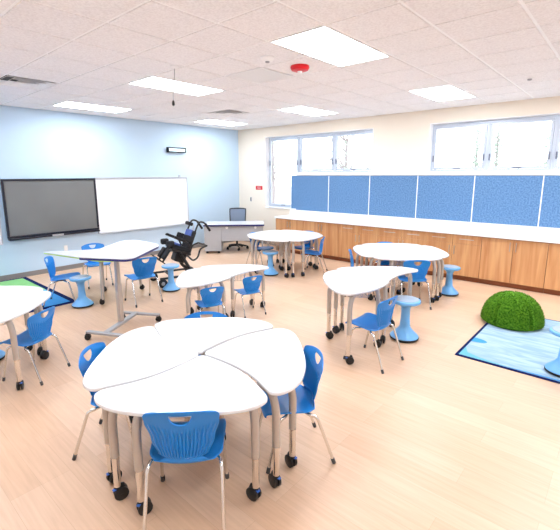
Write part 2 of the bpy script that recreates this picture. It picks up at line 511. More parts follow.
MB().lathe([(.05, 0), (.05, -.012), (.02, -.03)], 20).build('ceiling_plate', 'white', t, True)
MB().tube([(0, 0, -.02), (-.01, -.004, -.15), (-.035, -.012, -.28), (-.04, -.014, -.42)], .004, 6).build('cord', 'greymetal', t, True)
MB().lathe([(.006, -.40), (.016, -.42), (.018, -.455), (.006, -.47)], 12, (-.04, -.014)).build('weight', 'black', t, True)

# ------------------------------------------------------------------ blue wall furniture
def frame_rect(m, x0, x1, y0, y1, z0, z1, t):
    m.bb(x0, x1, y0, y1, z1-t, z1); m.bb(x0, x1, y0, y1, z0, z0+t)
    m.bb(x0, x1, y0, y0+t, z0+t, z1-t); m.bb(x0, x1, y1-t, y1, z0+t, z1-t)
t = thing('television', 'large black framed flat television on the blue wall', 'television', (0, -5.545, .84))
yh = .935; zt = 1.175
m = MB(); frame_rect(m, .03, .09, -yh, yh, 0, zt, .042); m.build('bezel', 'bezel', t, bevel=.006)
MB().bb(.03, .075, -yh+.042, yh-.042, .042, zt-.042).build('screen', 'screen', t)
MB().bb(.003, .03, -.6, .6, .2, .9).build('wall_bracket', 'black', t)
MB().bb(.03, .135, -yh+.01, yh-.01, -.042, -.002).build('lower_ledge', 'bezel', t, bevel=.008)
MB().bb(.1355, .142, -.12, .11, -.038, .0).build('badge', 'alu', t, bevel=.004)
def whiteboard(y0, y1, label, clip):
    t = thing('whiteboard', label, 'whiteboard', (0, (y0+y1)/2, .728))
    h = (y1-y0)/2; z = 1.277
    MB().bb(.002, .018, -h+.02, h-.02, .02, z-.02).build('writing_surface', 'whiteboard', t)
    m = MB(); frame_rect(m, .002, .03, -h, h, 0, z, .022); m.build('frame', 'alu', t, bevel=.003)
    MB().bb(.03, .09, -h+.02, h-.02, .0, .014).build('marker_tray', 'alu', t, bevel=.004)
    MB().bb(.002, .036, -h, h, z, z+.03).build('map_rail', 'alu', t, bevel=.003)
    if clip: MB().bb(.01, .03, h-.28, h-.22, z+.03, z+.065).build('rail_clip', 'greymetal', t, bevel=.004)
whiteboard(-4.605, -2.0, 'wide white marker board right of the television', True)
whiteboard(-9.1, -6.56, 'white marker board at the left edge of the photo', False)
t = thing('digital_clock', 'black wall clock with a lit pale face high on the blue wall', 'clock', (0, -2.33, 2.665))
m = MB(); frame_rect(m, .0, .09, -.285, .285, 0, .13, .03); m.build('case', 'black', t, bevel=.006)
MB().bb(.0, .075, -.255, .255, .03, .10).build('display', 'clockface', t)
t = thing('wall_outlet', 'white electrical outlet low on the blue wall under the television', 'outlet', (0, -5.37, .43))
MB().bb(0, .008, -.04, .04, 0, .12).build('cover_plate', 'white', t, bevel=.003)
for z in (.02, .068): MB().bb(.008, .012, -.018, .018, z, z+.032).build('socket', 'trim', t, bevel=.004)
# cream wall bits
t = thing('wall_sign', 'small red sign with white lettering on the cream wall left of the window', 'sign', (.87, 0, 1.63))
MB().bb(-.135, .135, -.008, 0, 0, .115).build('plate', 'red', t, bevel=.006)
m = MB()
for r_, (z, h) in enumerate(((.066, .028), (.024, .022))):
    x = -.075
    for k in range(6):
        wd = .02; m.bb(x, x+.005, -.0095, -.008, z, z+h); m.bb(x+.005, x+wd-.004, -.0095, -.008, z+h-.006, z+h)
        if k % 2 == 0: m.bb(x+.005, x+wd-.004, -.0095, -.008, z, z+.006)
        else: m.bb(x+wd-.008, x+wd-.004, -.0095, -.008, z, z+h-.006)
        x += .026
m.build('lettering', 'trim', t)
t = thing('light_switch', 'small dark wall switch below and left of the red sign', 'switch', (.52, 0, 1.27))
MB().bb(-.03, .03, -.006, 0, 0, .13).build('cover_plate', 'greymetal', t, bevel=.003)
MB().bb(-.012, .012, -.013, -.006, .025, .105).build('rocker', 'grey', t, bevel=.003)

# ------------------------------------------------------------------ cabinets, counter, tack boards
CY = -.65; UW = 1.052; UX0 = 1.992
CT = .917
def handle(vertical, parent, x, y, z, L):
    m = MB()
    if vertical:
        m.tube([(x, y-.03, z-L/2), (x, y-.03, z+L/2)], .0065, 8)
        for s in (-1, 1): m.tube([(x, y, z+s*L*.36), (x, y-.03, z+s*L*.36)], .005, 6)
    else:
        m.tube([(x-L/2, y-.03, z), (x+L/2, y-.03, z)], .0065, 8)
        for s in (-1, 1): m.tube([(x+s*L*.36, y, z), (x+s*L*.36, y-.03, z)], .005, 6)
    m.build('handle', 'steel', parent, True)
CL = ['wooden base cabinet at the left end of the counter, by the corner',
      'wooden two door base cabinet second from the left end, behind the far round table',
      'wooden cabinet with two drawers, leftmost of the three drawer units',
      'wooden cabinet with two drawers, middle of the three drawer units, behind the right round table',
      'wooden cabinet with two drawers, rightmost of the three drawer units, behind the blue stool',
      'wooden two door base cabinet right of the drawer units, above the green mound',
      'wooden base cabinet at the right edge of the photo']
for k in range(7):
    x = UX0+k*UW; q0 = .095 if k == 0 else 0
    t = thing('base_cabinet', CL[k], 'cabinet', (x, 0, 0), 0, 'wooden base cabinets under the counter')
    m = MB(); m.bb(q0+.002, UW-.002, CY+.022, -.001, .098, CT-.002); m.build('carcass', 'wooddark', t)  # carcass coloured dark to paint the shaded gaps between the fronts
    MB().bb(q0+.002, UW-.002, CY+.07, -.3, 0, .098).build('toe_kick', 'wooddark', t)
    dr = k in (2, 3, 4)
    zt = CT-.012; zd = zt-.165 if dr else zt
    for s in (0, 1):
        xa = q0+.004+s*((UW-q0)/2); xb = xa+(UW-q0)/2-.008
        d = MB().bb(xa, xb, CY, CY+.02, .102, zd-.004).build('door', 'wood', t, bevel=.002)
        hx = xb-.045 if s == 0 else xa+.045
        handle(True, d, hx, CY, zd-.13, .17)
        if dr:
            q = MB().bb(xa, xb, CY, CY+.02, zd, zt).build('drawer', 'wood', t, bevel=.002)
            handle(False, q, (xa+xb)/2, CY, (zd+zt)/2+.01, .26)
t = thing('countertop', 'long white countertop running along the cream wall', 'countertop', (0, 0, CT))
XE = UX0+7*UW
m = MB(); m.bb(2.075, XE, -.69, -.0015, 0, .042); m.build('worktop', 'counter', t, bevel=.005)
MB().bb(2.075, XE, -.024, -.0015, .042, 1.10-CT-.004).build('backsplash', 'counter', t, bevel=.003)
TB = [2.12, 3.369, 4.533, 5.698, 6.862, 8.027, 9.19]
TL = ['blue tack panel under the first window, leftmost of the row', 'blue felt tack panel second from the left, under the first window',
      'blue felt tack panel third from the left, between the two windows', 'blue felt tack panel under the left edge of the second window',
      'blue felt tack panel under the middle of the second window', 'blue felt tack panel at the right edge of the photo']
for k in range(6):
    a, b = TB[k], TB[k+1]
    t = thing('tack_panel', TL[k], 'tack board', (a, 0, 1.102), 0, 'blue tack panels above the counter')
    MB().bb(.009, b-a-.009, -.026, -.003, .006, .942).build('felt', 'tack', t)
    f = MB(); f.bb(.0, .009, -.03, -.003, 0, .948); f.bb(b-a-.009, b-a-.0005, -.03, -.003, 0, .948); f.bb(.009, b-a-.009, -.03, -.003, .942, .948); f.bb(.009, b-a-.009, -.03, -.003, 0, .006)
    f.build('edge_trim', 'trim', t)
tag(MB().bb(2.12, 9.2, -.05, -.001, 2.056, 2.10).build('window_ledge', 'trim', bevel=.004), 'long white ledge along the top of the blue tack panels', 'ledge')

# ------------------------------------------------------------------ petal tables
def petal_outline():
    edge = [(.022, 40), (.05, 28), (.1, 18), (.2, 12.5), (.3, 9.5), (.42, 6.5), (.55, 2.5), (.65, -.8), (.72, -2.6)]
    outer = [(-2.4, .752), (-1, .783), (2.5, .805), (8, .818), (16, .815), (26, .795), (36, .777), (48, .770), (60, .786), (69, .812), (76, .828), (81.5, .82), (85, .792)]
    P = []
    for r, a in edge: P.append((r, R(a)+.002/r))
    for a, r in outer: P.append((r, R(a)+(.002/r if a < 0 else 0)))
    for r, a in reversed(edge): P.append((r, R(a+90)-.002/r))
    # the end edge is the start edge turned by 90 degrees; drop its innermost point
    P = [(r*math.cos(a), r*math.sin(a)) for r, a in P[:-1]]
    return [(x, y) for x, y, _ in catmull([(x, y, 0) for x, y in P], 5)]
OUT = petal_outline()

def make_caster(m, x, y, a, r=.046):
    """twin wheel caster centred under (x, y)"""
    mx = Matrix.Translation((x, y, 0)) @ Matrix.Rotation(a, 4, 'Z')
    for s in (-1, 1): m.disc((-.018, s*.017, r), r, .022, 'y', 16, mx)
    m.tube([(-.018, -.03, r), (-.018, .03, r)], .008, 8, mx)
    hood = []
    m.tube([(-.05, 0, r*1.25), (-.03, 0, r*1.95), (-.002, 0, r*2.1), (.012, 0, r*1.7)], [.012, .02, .02, .014], 8, mx)
    m.tube([(0, 0, r*1.9), (0, 0, r*2.7)], .014, 8, mx)

def make_petal(h, label, name='petal_table'):
    t = thing(name, label, 'table')
    th = .028
    MB().prism(OUT, h-th, h).build('tabletop', 'laminate', t, bevel=.009, seg=3)
    # under-frame rails
    f = MB()
    pl = lambda a, r, z: (r*math.cos(R(a)), r*math.sin(R(a)), z)
    f.tube([pl(10, .56, h-th-.016), pl(45, .60, h-th-.016), pl(76, .56, h-th-.016)], .014, 8)
    f.tube([pl(45, .60, h-th-.016), pl(45, .14, h-th-.016)], .014, 8)
    f.build('under_frame', 'taupe', t, True)
    for a, r0, r1 in ((4, .57, .715), (22, .55, .72), (82, .57, .715), (45, .30, .125)):
        top = Vector(pl(a, r0, h-th-.014)); dn = Vector(pl(a, r1, h-th-.14))
        mid = Vector(pl(a, r0+(r1-r0)*.72, h-th-.02))
        zs = .30*h/.77+.02
        pts = fillet([top, mid, dn, pl(a, r1, zs)], .07, 5)
        lg = MB().tube(pts, .0275, 12).build('leg', 'taupe', t, True)
        MB().tube([pl(a, r1, zs+.02), pl(a, r1, .10)], .0235, 12).build('leg_extension', 'chrome', lg, True)
        c = MB(); p = pl(a, r1, 0); make_caster(c, p[0], p[1], R(a)+random.uniform(-.9, .9))
        c.build('caster', 'black', lg, True)
        lv = MB(); mx = Matrix.Translation((p[0], p[1], 0)) @ Matrix.Rotation(R(a), 4, 'Z')
        lv.box((.024, 0, .082), (.022, .022, .007), mx); lv.build('lock_lever', 'lockblue', lg, bevel=.002)
    # wire book basket
    b = MB(); z1 = h-th-.035; z0 = z1-.085; wr = .0035
    mx = Matrix.Rotation(R(45), 4, 'Z')
    x0, x1, y0, y1 = .27, .54, -.19, .19
    for z, i in ((z1, 0), (z0, .02)):
        b.tube(fillet([(x0+i, y0+i, z), (x1-i, y0+i, z), (x1-i, y1-i, z), (x0+i, y1-i, z), (x0+i, y0+i, z)], .03, 3), wr, 6, mx)
    for k in range(8):
        y = y0+.02+k*(y1-y0-.04)/7
        b.tube([(x0, y, z1), (x0+.02, y, z0), (x1-.02, y, z0), (x1, y, z1)], wr*.8, 5, mx)
    for k in range(4):
        x = x0+.03+k*(x1-x0-.06)/3
        b.tube([(x, y0, z1), (x, y0+.02, z0), (x, y1-.02, z0), (x, y1, z1)], wr*.8, 5, mx)
    b.build('book_basket', 'chrome', t, True)
    return t

RINGS = [  # cx, cy, phi, height, sectors used, labels
    (6.965, -7.165, -2, .755, {3: 'white petal table nearest the camera in the large front ring',
                              0: 'white petal table on the right of the large front ring',
                              1: 'white petal table at the back of the large front ring',
                              2: 'white petal table on the left of the large front ring'}, 'petal tables of the front ring'),
    (3.70, -2.20, -40, .785, {0: 'right petal of the round white table by the teacher desk', 3: 'near petal of the round white table by the teacher desk',
                              1: 'far petal of the round white table by the teacher desk', 2: 'left petal of the round white table by the teacher desk'}, 'petal tables of the ring by the desk'),
    (6.34, -2.26, -5, .772, {0: 'right petal of the round white table before the drawer cabinets', 1: 'far petal of the round white table before the drawer cabinets',
                             2: 'left petal of the round white table before the drawer cabinets', 3: 'near petal of the round white table before the drawer cabinets'}, 'petal tables of the ring by the cabinets'),
    (7.245, -4.515, 89, .84, {0: 'far half of the tall wavy white table beside the wobble stool, right of centre',
                            1: 'near half of the tall wavy white table beside the wobble stool, right of centre'}, 'petal tables of the right wavy table'),
    (5.135, -5.11, 90, .655, {0: 'right half of the low wavy white table behind the front ring',
                             1: 'left half of the low wavy white table behind the front ring'}, 'petal tables of the low wavy table'),
    (4.335, -8.115, 0, .788, {0: 'right half of the white table at the left edge of the photo',
                            1: 'far half of the white table at the left edge of the photo'}, 'petal tables at the left edge'),
]
NUDGE = {(0, 0): (.04, .02), (0, 3): (.022, 0), (0, 2): (.008, .03), (0, 1): (.012, .03)}
protos = {}
for cx, cy, ph, h, secs, grp in RINGS:
    for k, lb in secs.items():
        key = round(h, 3)
        nx, ny = NUDGE.get((RINGS.index((cx, cy, ph, h, secs, grp)), k), (0, 0))
        loc = (cx+nx, cy+ny, 0); rz = R(ph+90*k)
        if key not in protos:
            t = make_petal(h, lb); t.location = loc; t.rotation_euler = (0, 0, rz); t['group'] = grp; protos[key] = t
        else:
            dup(protos[key], loc, rz, lb, grp)

# ------------------------------------------------------------------ classroom chair
def lerp_tab(tab, x):
    for (a, va), (b, vb) in zip(tab[:-1], tab[1:]):
        if x <= b:
            t = (x-a)/(b-a); t = t*t*(3-2*t); return va+(vb-va)*t
    return tab[-1][1]

def make_chair(label):
    t = thing('classroom_chair', label, 'chair')
    # --- seat
    sp = catmull([(.235, 0, .412), (.222, 0, .430), (.18, 0, .442), (.08, 0, .436), (-.02, 0, .424), (-.10, 0, .414), (-.142, 0, .416), (-.166, 0, .434), (-.173, 0, .462)], 5, False)
    sw = [(0, .165), (.08, .20), (.3, .222), (.55, .214), (.70, .176), (.86, .128), (1, .098)]
    nu = 28; nv = len(sp); vs = []; fs = []
    for i, (x, _, z) in enumerate(sp):
        v = i/(nv-1); wdt = lerp_tab(sw, v)
        for j in range(nu+1):
            u = -1+2*j/nu
            dz = .014*abs(u)**2.5 if v < .75 else .014*abs(u)**2.5*(1-(v-.75)/.25)
            dx = 0 if v < .7 else (v-.7)/.3*.035*u*u
            if v < .1: dz -= .012*abs(u)**3
            vs.append((x+dx, wdt*u, z+dz))
    for i in range(nv-1):
        for j in range(nu):
            a = i*(nu+1)+j; fs.append((a, a+1, a+nu+2, a+nu+1))
    s = MB().add(vs, fs).build('seat', 'blue', t, True)
    q = s.modifiers.new('thick', 'SOLIDIFY'); q.thickness = .007; q.offset = 0
    # --- backrest with ribs and half-moon grip hole
    bp = catmull([(-.172, 0, .456), (-.176, 0, .50), (-.184, 0, .58), (-.196, 0, .66), (-.212, 0, .73), (-.229, 0, .785)], 8, False)
    bw = [(0, .098), (.05, .122), (.14, .142), (.4, .176), (.72, .205), (.88, .209), (.95, .200), (1, .176)]
    nu = 84; nv = len(bp); vs = []; fs = []; flat = []
    for i, (x, _, z) in enumerate(bp):
        v = i/(nv-1); wdt = lerp_tab(bw, v)
        for j in range(nu+1):
            u = -1+2*j/nu
            top = .62+.16*u*u
            am = 0 if v < .03 or v > top else min(1, (v-.03)/.1, (top-v)/.1)
            if abs(u) > .93: am = 0
            rib = .0042*am*math.cos(u*PI*17)
            y = wdt*u; zz = z-(.018*u*u+.012*u**4)*(v**2)
            flat.append((y, zz))
            vs.append((x+.035*u*u*(1+.4*v)+rib, y, zz))
    cz = .752; rr = .062
    def inside(y, z): return z < cz+.004 and z > cz-rr and y*y+(z-cz)**2 < rr*rr
    ins = [inside(y, z) for y, z in flat]
    keep = []
    for i in range(nv-1):
        for j in range(nu):
            a = i*(nu+1)+j; q4 = (a, a+1, a+nu+2, a+nu+1)
            if all(ins[k] for k in q4): continue
            keep.append(q4)
    used = {k for f in keep for k in f}
    oy, oz = 0, cz-.022
    # snap the rim of the hole onto its outline
    def along(i, y2, z2):
        # point of the sheet at flat coordinates near vertex i
        x, y, z = vs[i]; y1, z1 = flat[i]
        return (x+(z2-z1)*-.27, y2, z2)
    for k in list(used):
        if ins[k]:
            y, z = flat[k]; d = Vector((y-oy, z-oz)); 
            if d.length < 1e-5: continue
            d.normalize(); lo, hi = 0, .1
            for _ in range(24):
                mid = (lo+hi)/2
                if inside(oy+d.x*mid, oz+d.y*mid): lo = mid
                else: hi = mid
            vs[k] = along(k, oy+d.x*lo, oz+d.y*lo)
    idx = {k: n for n, k in enumerate(sorted(used))}
    b = MB().add([vs[k] for k in sorted(used)], [tuple(idx[k] for k in f) for f in keep]).build('backrest', 'blue', t, True)
    q = b.modifiers.new('thick', 'SOLIDIFY'); q.thickness = .007; q.offset = 0
    # --- legs
    for sy in (-1, 1):
        for kind in ('front', 'rear'):
            if kind == 'front':
                P = [(.03, sy*.10, .405), (.085, sy*.185, .405), (.135, sy*.20, .385), (.215, sy*.215, .03)]
            else:
                P = [(-.05, sy*.10, .395), (-.085, sy*.195, .402), (-.14, sy*.21, .385), (-.265, sy*.222, .03)]
            lg = MB().tube(fillet(P, .05, 5), .0115, 10).build('leg', 'chrome', t, True)
            d = (Vector(P[-1])-Vector(P[-2])).normalized(); e = Vector(P[-1])
            MB().tube([e-d*.015, e+d*.028], .0145, 10).build('foot_glide', 'grey', lg, True)
    m = MB()
    for sy in (-1, 1): m.box((-.0, sy*.10, .406), (.14, .03, .016))
    m.box((0, 0, .404), (.05, .2, .012))
    m.build('seat_bracket', 'black', t, bevel=.003)
    return t

BL = 'blue plastic classroom chair '
CH = [ # x, y, heading, scale, label
    (7.41, -7.60, 135, 1.03, 'with its ribbed back to the camera at the front table'),
    (6.48, -7.57, 40, 1, 'on the left of the large front table'),
    (7.545, -6.755, 234, 1, 'on the right of the large front table'),
    (6.50, -6.72, 315, 1, 'behind the large front table, only its top showing'),
    (4.74, -7.62, 211, .93, 'at the table cut off by the left edge'),
    (2.44, -6.40, 55, 1, 'standing partly on the green and blue rug, in side view'),
    (1.78, -5.52, -12, 1, 'facing the camera between the white tables and the blue wall'),
    (3.35, -5.50, 172, 1, 'left of the wheelchair, at the navy edged table'),
    (5.11, -5.51, 157, .79, 'small, at the left of the low wavy table'),
    (5.10, -4.74, 163, .79, 'small, at the right of the low wavy table'),
    (7.27, -4.94, 177, 1, 'beside a blue stool at the tall wavy table'),
    (6.80, -2.73, 131, 1, 'turned away, before the drawer cabinets'),
    (5.88, -2.72, 33, 1, 'in side view left of the round table by the drawer cabinets'),
    (5.92, -1.80, 315, 1, 'behind the round table by the drawer cabinets, mostly hidden'),
    (4.34, -2.00, 208, 1, 'in side view right of the round table by the teacher desk'),
    (3.76, -1.56, 275, 1, 'behind the round table by the teacher desk, before the cabinets'),
    (3.10, -2.34, 8, 1, 'left of the round table by the teacher desk'),
]
chair0 = None
for x, y, hd, sc, lb in CH:
    if chair0 is None:
        chair0 = make_chair(BL+lb); chair0.location = (x, y, 0); chair0.rotation_euler = (0, 0, R(hd)); chair0.scale = (sc,)*3; chair0['group'] = 'blue classroom chairs'
    else:
        dup(chair0, (x, y, 0), R(hd), BL+lb, 'blue classroom chairs', sc)

# ------------------------------------------------------------------ wobble stools
def make_stool(label):
    t = thing('wobble_stool', label, 'stool')
    MB().lathe([(.148, .0), (.166, .012), (.170, .028), (.166, .034)], 36).build('rubber_ring', 'rubber', t, True)
    MB().lathe([(.166, .032), (.166, .042), (.152, .058), (.114, .094), (.080, .13), (.060, .165), (.055, .24)], 36).build('base', 'sky', t, True)
    MB().lathe([(.053, .235), (.051, .37), (.058, .40), (.08, .43), (.12, .452)], 32).build('column', 'sky', t, True)
    prof = [(.11, .446), (.150, .452), (.164, .462), (.168, .478), (.162, .492), (.148, .498)]
    MB().lathe(prof, 36).build('seat', 'sky', t, True)
    MB().lathe([(.144, .496), (.141, .503), (.125, .506), (.06, .502), (.01, .500)], 36).build('cushion', 'skytop', t, True)
    return t
ST = [(2.84, -6.28, .97, 'light blue wobble stool beside the green and blue rug'),
      (3.16, -4.80, .95, 'light blue wobble stool beside the wheelchair'),
      (3.76, -2.74, 1., 'light blue wobble stool at the round table by the teacher desk'),
      (7.30, -4.12, 1.06, 'light blue wobble stool behind the chair at the tall wavy table'),
      (7.06, -1.74, 1., 'light blue wobble stool by the drawer cabinets'),
      (8.95, -3.93, .94, 'light blue wobble stool on the pale blue rug at the right edge'),
      (3.98, -7.86, 1., 'light blue wobble stool peeking in at the left edge')]
s0 = None
for x, y, sc, lb in ST:
    if s0 is None:
        s0 = make_stool(lb); s0.location = (x, y, 0); s0.scale = (sc,)*3; s0['group'] = 'wobble stools'
    else: dup(s0, (x, y, 0.0 if 'rug at' not in lb else .013), 0, lb, 'wobble stools', sc)

# ------------------------------------------------------------------ navy-edged standing table
t = thing('standing_table', 'tall white table with a navy edge on a single grey post', 'table', (4.25, -6.37, 0))
QO = [(4.22, -6.86), (4.78, -6.53), (4.80, -6.42), (4.27, -5.72), (4.16, -5.67), (3.56, -5.67), (3.46, -5.85)]
QO = [(x-4.25, y+6.37) for x, y in QO]
out = round_poly(QO, [.06, .1, .06, .08, .08, .12, .12])
MB().prism(out, 1.074, 1.088).build('tabletop', 'laminate', t, bevel=.003)
MB().prism(out, 1.046, 1.074).build('edge_band', 'navy', t, bevel=.004)
m = MB(); m.box((0, 0, .588), (.075, .05, .93)); m.build('column', 'taupe', t, bevel=.012, seg=3)
MB().box((0, 0, .38), (.09, .062, .55)).build('column_sleeve', 'taupe', t, bevel=.014, seg=3)
MB().box((0, 0, 1.034), (.30, .22, .022)).build('mounting_plate', 'black', t, bevel=.003)
m = MB()
def bar(m, a, b, z, wd, ht):
    a = Vector(a); b = Vector(b); d = b-a; L = d.length; an = math.atan2(d.y, d.x); c = (a+b)/2
    m.box((0, 0, 0), (L, wd, ht), Matrix.Translation((c.x, c.y, z)) @ Matrix.Rotation(an, 4, 'Z'))
f1a, f1b = (.0, -.47), (.50, -.22); sp0, sp1 = (.24, -.34), (-.18, .34); f2a, f2b = (-.36, .20), (.16, .50)
bar(m, sp0, sp1, .107, .075, .034)
m.build('base_beam', 'greymetal', t, bevel=.006)
for a, b in ((f1a, f1b), (f2a, f2b)):
    m = MB(); bar(m, a, b, .104, .06, .03); lg = m.build('foot', 'greymetal', t, bevel=.006)
    for e, o in ((a, b), (b, a)):
        c = MB(); d = (Vector(o)-Vector(e)).normalized()*.03; make_caster(c, e[0]+d.x, e[1]+d.y, random.uniform(0, 6), .036); c.build('caster', 'black', lg, True)
# lime-edged table behind it
t = thing('lime_edged_table', 'white table with a lime green edge near the blue wall', 'table', (2.45, -5.6, 0))
LO = [(1.64, -6.40), (3.12, -6.06), (3.30, -5.86), (2.80, -4.92), (2.56, -4.88), (2.16, -5.44), (2.03, -5.84)]
LO = [(x-2.45, y+5.6) for x, y in LO]
out = round_poly(LO, [.06, .2, .2, .12, .12, .3, .3])
MB().prism(out, .748, .762).build('tabletop', 'laminate', t, bevel=.003)
MB().prism(out, .726, .748).build('edge_band', 'lime', t, bevel=.004)
for (x, y) in ((.56, -.42), (-.16, -.06), (.24, .46)):
    lg = MB().tube([(x*.92, y*.92, .726), (x*.94, y*.94, .70), (x, y, .08)], .026, 14).build('leg', 'taupe', t, True)
    c = MB(); make_caster(c, x, y, random.uniform(0, 6), .04); c.build('caster', 'black', lg, True)

# ------------------------------------------------------------------ teacher desk and office chair
dv = Vector((2.05-.90, -1.10+2.21)); da = math.atan2(dv.y, dv.x); DL = 1.62
t = thing('teacher_desk', 'grey office desk with a white top and navy edge in the corner', 'desk', (.90, -2.21, 0), da)
# local: x along the front edge, +y towards the wall
out = round_poly([(0, 0), (DL, 0), (DL, .76), (0, .76)], .03)
MB().prism(out, .775, .79).build('tabletop', 'laminate', t, bevel=.003)
MB().prism(out, .735, .775).build('edge_band', 'navy', t, bevel=.004)
MB().bb(.47, DL-.06, .07, .09, .33, .734).build('modesty_panel', 'deskgrey', t, bevel=.003)
p = MB().bb(.02, .47, .04, .70, .06, .734).build('pedestal', 'deskgrey', t, bevel=.006)
for z in (.08, .30, .52): MB().bb(.035, .455, .70, .72, z, z+.205).build('drawer', 'deskgrey', p, bevel=.004)
for x in (.09, .40):
    for y in (.10, .62):
        c = MB(); make_caster(c, x, y, 1.2, .028); c.build('caster', 'black', p, True)
MB().bb(DL-.06, DL-.03, .05, .72, .0, .734).build('end_panel', 'deskgrey', t, bevel=.004)
for x in (.62, 1.38):
    MB().disc((x, .067, .69), .035, .008, 'y', 20).build('bright_cutout', 'trim', t, True)  # white discs painted in for bright cutouts through the modesty panel

t = thing('office_chair', 'black office chair with a mesh back behind the grey desk', 'chair', (1.02, -1.10, 0), R(-52))
m = MB()
for k in range(5):
    a = R(20+72*k); m.tube([(0, 0, .115), (.16*math.cos(a), .16*math.sin(a), .105), (.31*math.cos(a), .31*math.sin(a), .075)], [.035, .024, .018], 8)
m.lathe([(.045, .08), (.05, .12), (.035, .15)], 16)
bs = m.build('star_base', 'black', t, True)
for k in range(5):
    a = R(20+72*k); c = MB(); make_caster(c, .31*math.cos(a), .31*math.sin(a), a+.8, .03); c.build('caster', 'black', bs, True)
MB().lathe([(.03, .13), (.03, .28), (.022, .285), (.022, .45)], 16).build('gas_post', 'black', t, True)
MB().box((0, 0, .455), (.24, .2, .04)).build('tilt_mechanism', 'black', t, bevel=.01)
so = round_poly([(-.24, -.25), (.25, -.24), (.25, .24), (-.24, .25)], .09)
MB().prism(so, .475, .55).build('seat', 'blackfab', t, bevel=.025, seg=3)
# back: frame + mesh, bowed
def bpnt(u, v):
    return (-.245-.07*v+.05*u*u, .235*u*(1-.10*(1-v)), .62+.50*v)
m = MB(); ring = [bpnt(-1, .02), bpnt(-1, .5), bpnt(-.98, .93), bpnt(-.85, 1), bpnt(0, 1.02), bpnt(.85, 1), bpnt(.98, .93), bpnt(1, .5), bpnt(1, .02), bpnt(.85, -.03), bpnt(0, -.03), bpnt(-.85, -.03)]
rr_ = catmull(ring, 4); m.tube(rr_+[rr_[0], rr_[1]], .016, 8); bf = m.build('back_frame', 'black', t, True)
vs = [bpnt(-.97+1.94*i/12, .0+.99*j/12) for j in range(13) for i in range(13)]
me_ = MB().add(vs, [(j*13+i, j*13+i+1, (j+1)*13+i+1, (j+1)*13+i) for j in range(12) for i in range(12)])
bm_ = me_.build('back_mesh', 'mesh', t, True); sm = bm_.modifiers.new('thick', 'SOLIDIFY'); sm.thickness = .006
MB().tube(fillet([(-.05, 0, .46), (-.28, 0, .47), (-.30, 0, .66)], .07), .022, 10).build('back_support', 'black', t, True)

# ------------------------------------------------------------------ adaptive wheelchair
fw = math.atan2(-.95, -.28)
t = thing('wheelchair', 'black tilted wheelchair with push handles left of the teacher desk', 'wheelchair', (2.78, -4.24, 0), fw)
m = MB()
for s in (-1, 1):
    m.tube(fillet([(.56, s*.28, .17), (-.17, s*.28, .17), (-.24, s*.28, .13)], .05), .022, 8)
    m.tube(fillet([(-.18, s*.25, .19), (-.06, s*.22, .26), (.12, s*.19, .60)], .08), .032, 8)
m.tube([(-.17, -.28, .17), (-.17, .28, .17)], .02, 8); m.tube([(.30, -.28, .17), (.30, .28, .17)], .02, 8)
m.build('base_frame', 'black', t, True)
for x, r in ((.52, .085), (-.24, .10)):
    for s in (-1, 1):
        wv = MB(); wv.disc((x, s*.31, r), r, .04, 'y', 20)
        wo = wv.build('wheel', 'rubber', t, True)
        MB().disc((x, s*.31, r), r*.45, .048, 'y', 14).build('hub', 'greymetal', wo, True)
        MB().tube([(x, s*.28, r), (x, s*.28, .18)], .018, 8).build('fork', 'black', wo, True)
seatM = Matrix.Translation((.09, 0, .665)) @ Matrix.Rotation(R(-20), 4, 'Y')
MB().prism(round_poly([(-.20, -.20), (.22, -.19), (.22, .19), (-.20, .20)], .06, 3), -.02, .06, seatM).build('seat_cushion', 'blackfab', t, bevel=.02)
MB().box((-.02, 0, -.045), (.40, .36, .05), seatM).build('seat_pan', 'black', t, bevel=.01)
MB().box((.10, 0, .075), (.16, .26, .05), seatM).build('thigh_pad', 'bluefab', t, bevel=.02)
MB().box((-.06, 0, -.16), (.22, .26, .18), seatM).build('tilt_mechanism', 'black', t, bevel=.03)
backM = Matrix.Translation((-.06, 0, .64)) @ Matrix.Rotation(R(-22), 4, 'Y')
MB().box((.0, 0, .20), (.08, .36, .38), backM).build('backrest_pad', 'blackfab', t, bevel=.03, seg=3)
MB().box((.03, 0, .31), (.09, .28, .17), backM).build('back_cushion', 'bluefab', t, bevel=.03, seg=3)
for s in (-1, 1):
    MB().box((.10, s*.19, .21), (.19, .05, .13), backM).build('lateral_support', 'blackfab', t, bevel=.02, seg=3)
MB().box((.10, 0, .50), (.10, .22, .07), backM).build('headrest', 'blackfab', t, bevel=.025, seg=3)
MB().tube(fillet([backM @ Vector((-.02, 0, .36)), backM @ Vector((-.01, 0, .50)), backM @ Vector((.07, 0, .50))], .04), .014, 8).build('headrest_post', 'alu', t, True)
